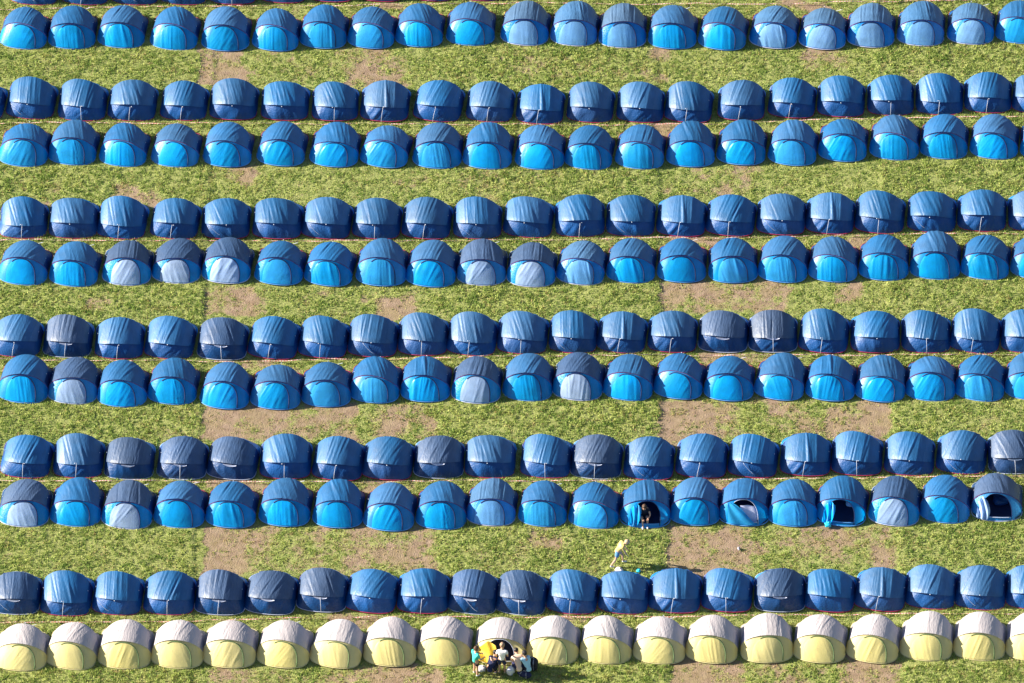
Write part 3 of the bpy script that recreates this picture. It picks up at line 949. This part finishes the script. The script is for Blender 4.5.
MP = dict(
    eye=plain('eye_dark', (0.03, 0.02, 0.02), 0.3), lip=plain('lips', (0.45, 0.18, 0.15), 0.5),
    yellow=plain('pale_yellow_cotton', (0.60, 0.46, 0.16), 0.9), denim=plain('blue_denim', (0.10, 0.24, 0.42), 0.9),
    teal=plain('teal_cotton', (0.05, 0.52, 0.45), 0.9), black=plain('black_cotton', (0.015, 0.015, 0.03), 0.9),
    whitec=plain('white_cotton', (0.80, 0.78, 0.84), 0.9), navy=plain('navy_cotton', (0.015, 0.02, 0.07), 0.9),
    peach=plain('peach_cotton', (0.72, 0.52, 0.40), 0.9), sky=plain('light_blue_cotton', (0.35, 0.60, 0.78), 0.9),
    grey=plain('grey_canvas', (0.30, 0.30, 0.36), 0.9), brown=plain('brown_hair', (0.07, 0.035, 0.02), 0.6),
    blond=plain('blond_hair', (0.42, 0.33, 0.22), 0.6), lightbrown=plain('light_brown_hair', (0.30, 0.19, 0.13), 0.6), dark=plain('dark_hair', (0.015, 0.012, 0.015), 0.5),
    cyan=plain('cyan_plastic', (0.02, 0.50, 0.75), 0.4), pink=plain('pinkish_white_plastic', (0.75, 0.60, 0.58), 0.5),
    beige=plain('beige_shoes', (0.55, 0.45, 0.28), 0.8), wplastic=plain('white_plastic', (0.62, 0.62, 0.70), 0.4),
)
def stand(**kw):
    J = dict(pelvis=(0, 0, .96), chest=(0, .02, 1.28), neck=(0, .02, 1.46), head=(0, .05, 1.60),
             shL=(-.19, .0, 1.40), elL=(-.25, .0, 1.12), wrL=(-.25, .10, .88),
             shR=(.19, .0, 1.40), elR=(.25, .0, 1.12), wrR=(.25, .10, .88),
             hipL=(-.10, 0, .90), knL=(-.11, .03, .50), anL=(-.12, 0, .09), toL=(-.13, .15, .04),
             hipR=(.10, 0, .90), knR=(.11, .03, .50), anR=(.12, 0, .09), toR=(.13, .15, .04))
    J.update(kw); return J
EAST = -math.pi/2     # local +y turned to +x

# the walker in the lane, stooping to the right
g = at(617.5, 564.5)
make_person("person in yellow shirt and blue shorts stooping forward on the grass lane", (g.x, g.y, -0.02), EAST+R(8),
    stand(pelvis=(0, 0, .90), chest=(0, .17, 1.18), neck=(0, .27, 1.31), head=(0, .37, 1.37), face=(0, .7, -.7),
          shL=(-.19, .20, 1.27), elL=(-.24, .30, 1.00), wrL=(-.18, .42, .80), shR=(.19, .20, 1.26), elR=(.24, .30, .98), wrR=(.18, .40, .76),
          hipL=(-.10, .02, .85), knL=(-.11, .24, .50), anL=(-.12, .26, .09), toL=(-.12, .42, .04),
          hipR=(.10, -.02, .85), knR=(.11, -.10, .47), anR=(.12, -.32, .11), toR=(.13, -.18, .04)),
    M['skin'], MP['yellow'], MP['denim'], MP['blond'], legcut=0.6, shoe=MP['wplastic'])
# teal shirt, standing at the left of the group
g = at(475.5, 674.5)
make_person("person in teal shirt and black shorts standing left of the open yellow tent", (g.x, g.y, -0.02), EAST+R(35),
    stand(wrL=(-.16, .34, 1.02), elL=(-.24, .10, 1.12), wrR=(.12, .36, .98), elR=(.24, .10, 1.10), face=(0, .9, -.4)),
    M['skin'], MP['teal'], MP['black'], MP['brown'], legcut=0.6, shoe=MP['wplastic'])
# white shirt, back to the camera, facing into the tent
g = at(502, 673)
make_person("person in white T-shirt seen from behind, facing the open yellow tent", (g.x, g.y, -0.02), R(-4),
    stand(chest=(0, .05, 1.27), neck=(0, .09, 1.45), head=(0, .16, 1.58), face=(0, .8, -.6), wrL=(-.20, .28, 1.0), wrR=(.20, .28, 1.0)),
    M['tan'], MP['whitec'], MP['navy'], MP['lightbrown'], legcut=0.9, shoe=MP['beige'])
# dark clothes, bent down low
def squat(**kw):
    J = dict(pelvis=(0, -.12, .36), chest=(0, .16, .64), neck=(0, .28, .77), head=(0, .38, .86), face=(0, .7, -.7),
             shL=(-.18, .22, .74), elL=(-.24, .36, .50), wrL=(-.14, .52, .34), shR=(.18, .22, .74), elR=(.24, .36, .50), wrR=(.14, .52, .34),
             hipL=(-.11, -.08, .36), knL=(-.20, .28, .50), anL=(-.16, .02, .09), toL=(-.18, .18, .04),
             hipR=(.11, -.08, .36), knR=(.20, .28, .50), anR=(.16, .02, .09), toR=(.18, .18, .04))
    J.update(kw); return J
g = at(491.5, 672.5)
make_person("person in dark clothes squatting between the teal and white shirts", (g.x, g.y, -0.02), R(-25),
    squat(), M['tan'], MP['navy'], MP['black'], MP['dark'], legcut=1.2, shoe=MP['grey'], sleeve=1.2, leg_name='trousers')
g = at(518.5, 673)
make_person("person in peach top crouching right of the white bag", (g.x, g.y, -0.02), R(12),
    squat(pelvis=(0, -.10, .46), chest=(0, .22, .76), neck=(0, .34, .86), head=(0, .46, .90), shL=(-.18, .26, .84), shR=(.18, .26, .84), elL=(-.25, .36, .58), elR=(.25, .36, .58),
          hipL=(-.11, -.06, .44), hipR=(.11, -.06, .44)),
    M['skin'], MP['peach'], MP['navy'], MP['dark'], legcut=1.2, shoe=MP['black'], leg_name='trousers', sleeve=1.2)
g = at(527, 672)
make_person("person in light blue top crouching beside the black backpack", (g.x, g.y, -0.02), R(30),
    squat(chest=(0, .10, .68), neck=(0, .16, .84), head=(0, .22, .97), shL=(-.18, .13, .80), shR=(.18, .13, .80)),
    M['skin'], MP['sky'], MP['black'], MP['dark'], legcut=1.2, shoe=MP['wplastic'], leg_name='trousers')
# sitting in the doorway of the open blue tent, feet on the grass
g = at(645, 526)
make_person("person in dark top sitting in the doorway of the open blue tent", (g.x, g.y, -0.02), math.pi+R(6),
    dict(pelvis=(0, -.52, .20), chest=(0, -.46, .52), neck=(0, -.42, .69), head=(0, -.36, .83), face=(.2, .9, -.3),
         shL=(-.18, -.46, .64), elL=(-.26, -.24, .46), wrL=(-.15, -.06, .44), shR=(.18, -.46, .64), elR=(.26, -.24, .46), wrR=(.15, -.06, .44),
         hipL=(-.10, -.48, .18), knL=(-.13, -.10, .42), anL=(-.10, .04, .09), toL=(-.10, .20, .04),
         hipR=(.10, -.48, .18), knR=(.13, -.10, .42), anR=(.10, .06, .09), toR=(.12, .22, .04)),
    M['skin'], MP['black'], MP['navy'], MP['brown'], legcut=0.7, shoe=MP['wplastic'])

# ------------------------------------------------------------------ things lying about
def bundle(name, px, py, size, mat, seed, label, cat, squash=2.6, rough=0.12, strap=None):
    g = at(px, py)
    root = empty(name, (g.x, g.y, -0.01), random.uniform(-0.6, 0.6))
    tag(root, label, cat)
    link('body', blob(name, mat, size, seed, rough=rough, squash=squash), root)
    if strap:
        w, h = size[0]*0.25, size[2]
        for s in (-1, 1):
            pts = [(s*w, -size[1]*0.50, h*0.15), (s*w, -size[1]*0.62, h*0.5), (s*w*0.9, -size[1]*0.5, h*0.85), (s*w*0.6, -size[1]*0.15, h*1.0)]
            link('strap', tube('strap', pts, 0.022, strap, 6), root)
        link('handle', tube('handle', [(-.07, 0, h*0.97), (-.05, 0, h*1.10), (.05, 0, h*1.10), (.07, 0, h*0.97)], 0.016, strap, 6), root)
    else:
        h = size[2]
        link('knot', tube('knot', [(0, 0, h*0.90), (.02, .01, h*1.05), (.06, .03, h*1.14)], [0.05, 0.03, 0.045], mat, 7), root)
    return root
bundle('plastic_bag', 510.5, 673.5, (0.36, 0.30, 0.42), MP['wplastic'], 21, "white plastic bag standing between the white shirt and the peach top", 'bag')
bundle('backpack', 532.5, 668, (0.46, 0.36, 0.62), MP['black'], 22, "black backpack standing at the right end of the group", 'backpack', 3.6, 0.06, MP['grey'])
bundle('plastic_bag', 482, 670, (0.34, 0.28, 0.24), MP['wplastic'], 23, "small white bag on the grass at the teal shirt's feet", 'bag')
bundle('duffel_bag', 524.5, 675.5, (0.62, 0.32, 0.28), MP['navy'], 24, "low dark duffel bag in front of the crouching people", 'bag', 3.2, 0.05, MP['grey'])
bundle('plastic_bag', 619, 571, (0.34, 0.26, 0.18), MP['pink'], 25, "pinkish white bag on the grass below the stooping person", 'bag')
bundle('cloth_bundle', 638.5, 571.5, (0.17, 0.16, 0.13), MP['cyan'], 26, "small cyan bundle on the grass behind the lowest blue row", 'bundle')
bundle('cloth_bundle', 828, 526, (0.30, 0.26, 0.22), MP['cyan'], 27, "cyan bundle at the threshold of the wide open blue tent", 'bundle')
bundle('litter_scrap', 738.5, 549, (0.08, 0.22, 0.06), MP['grey'], 28, "small grey scrap lying on the bare dirt patch", 'litter')
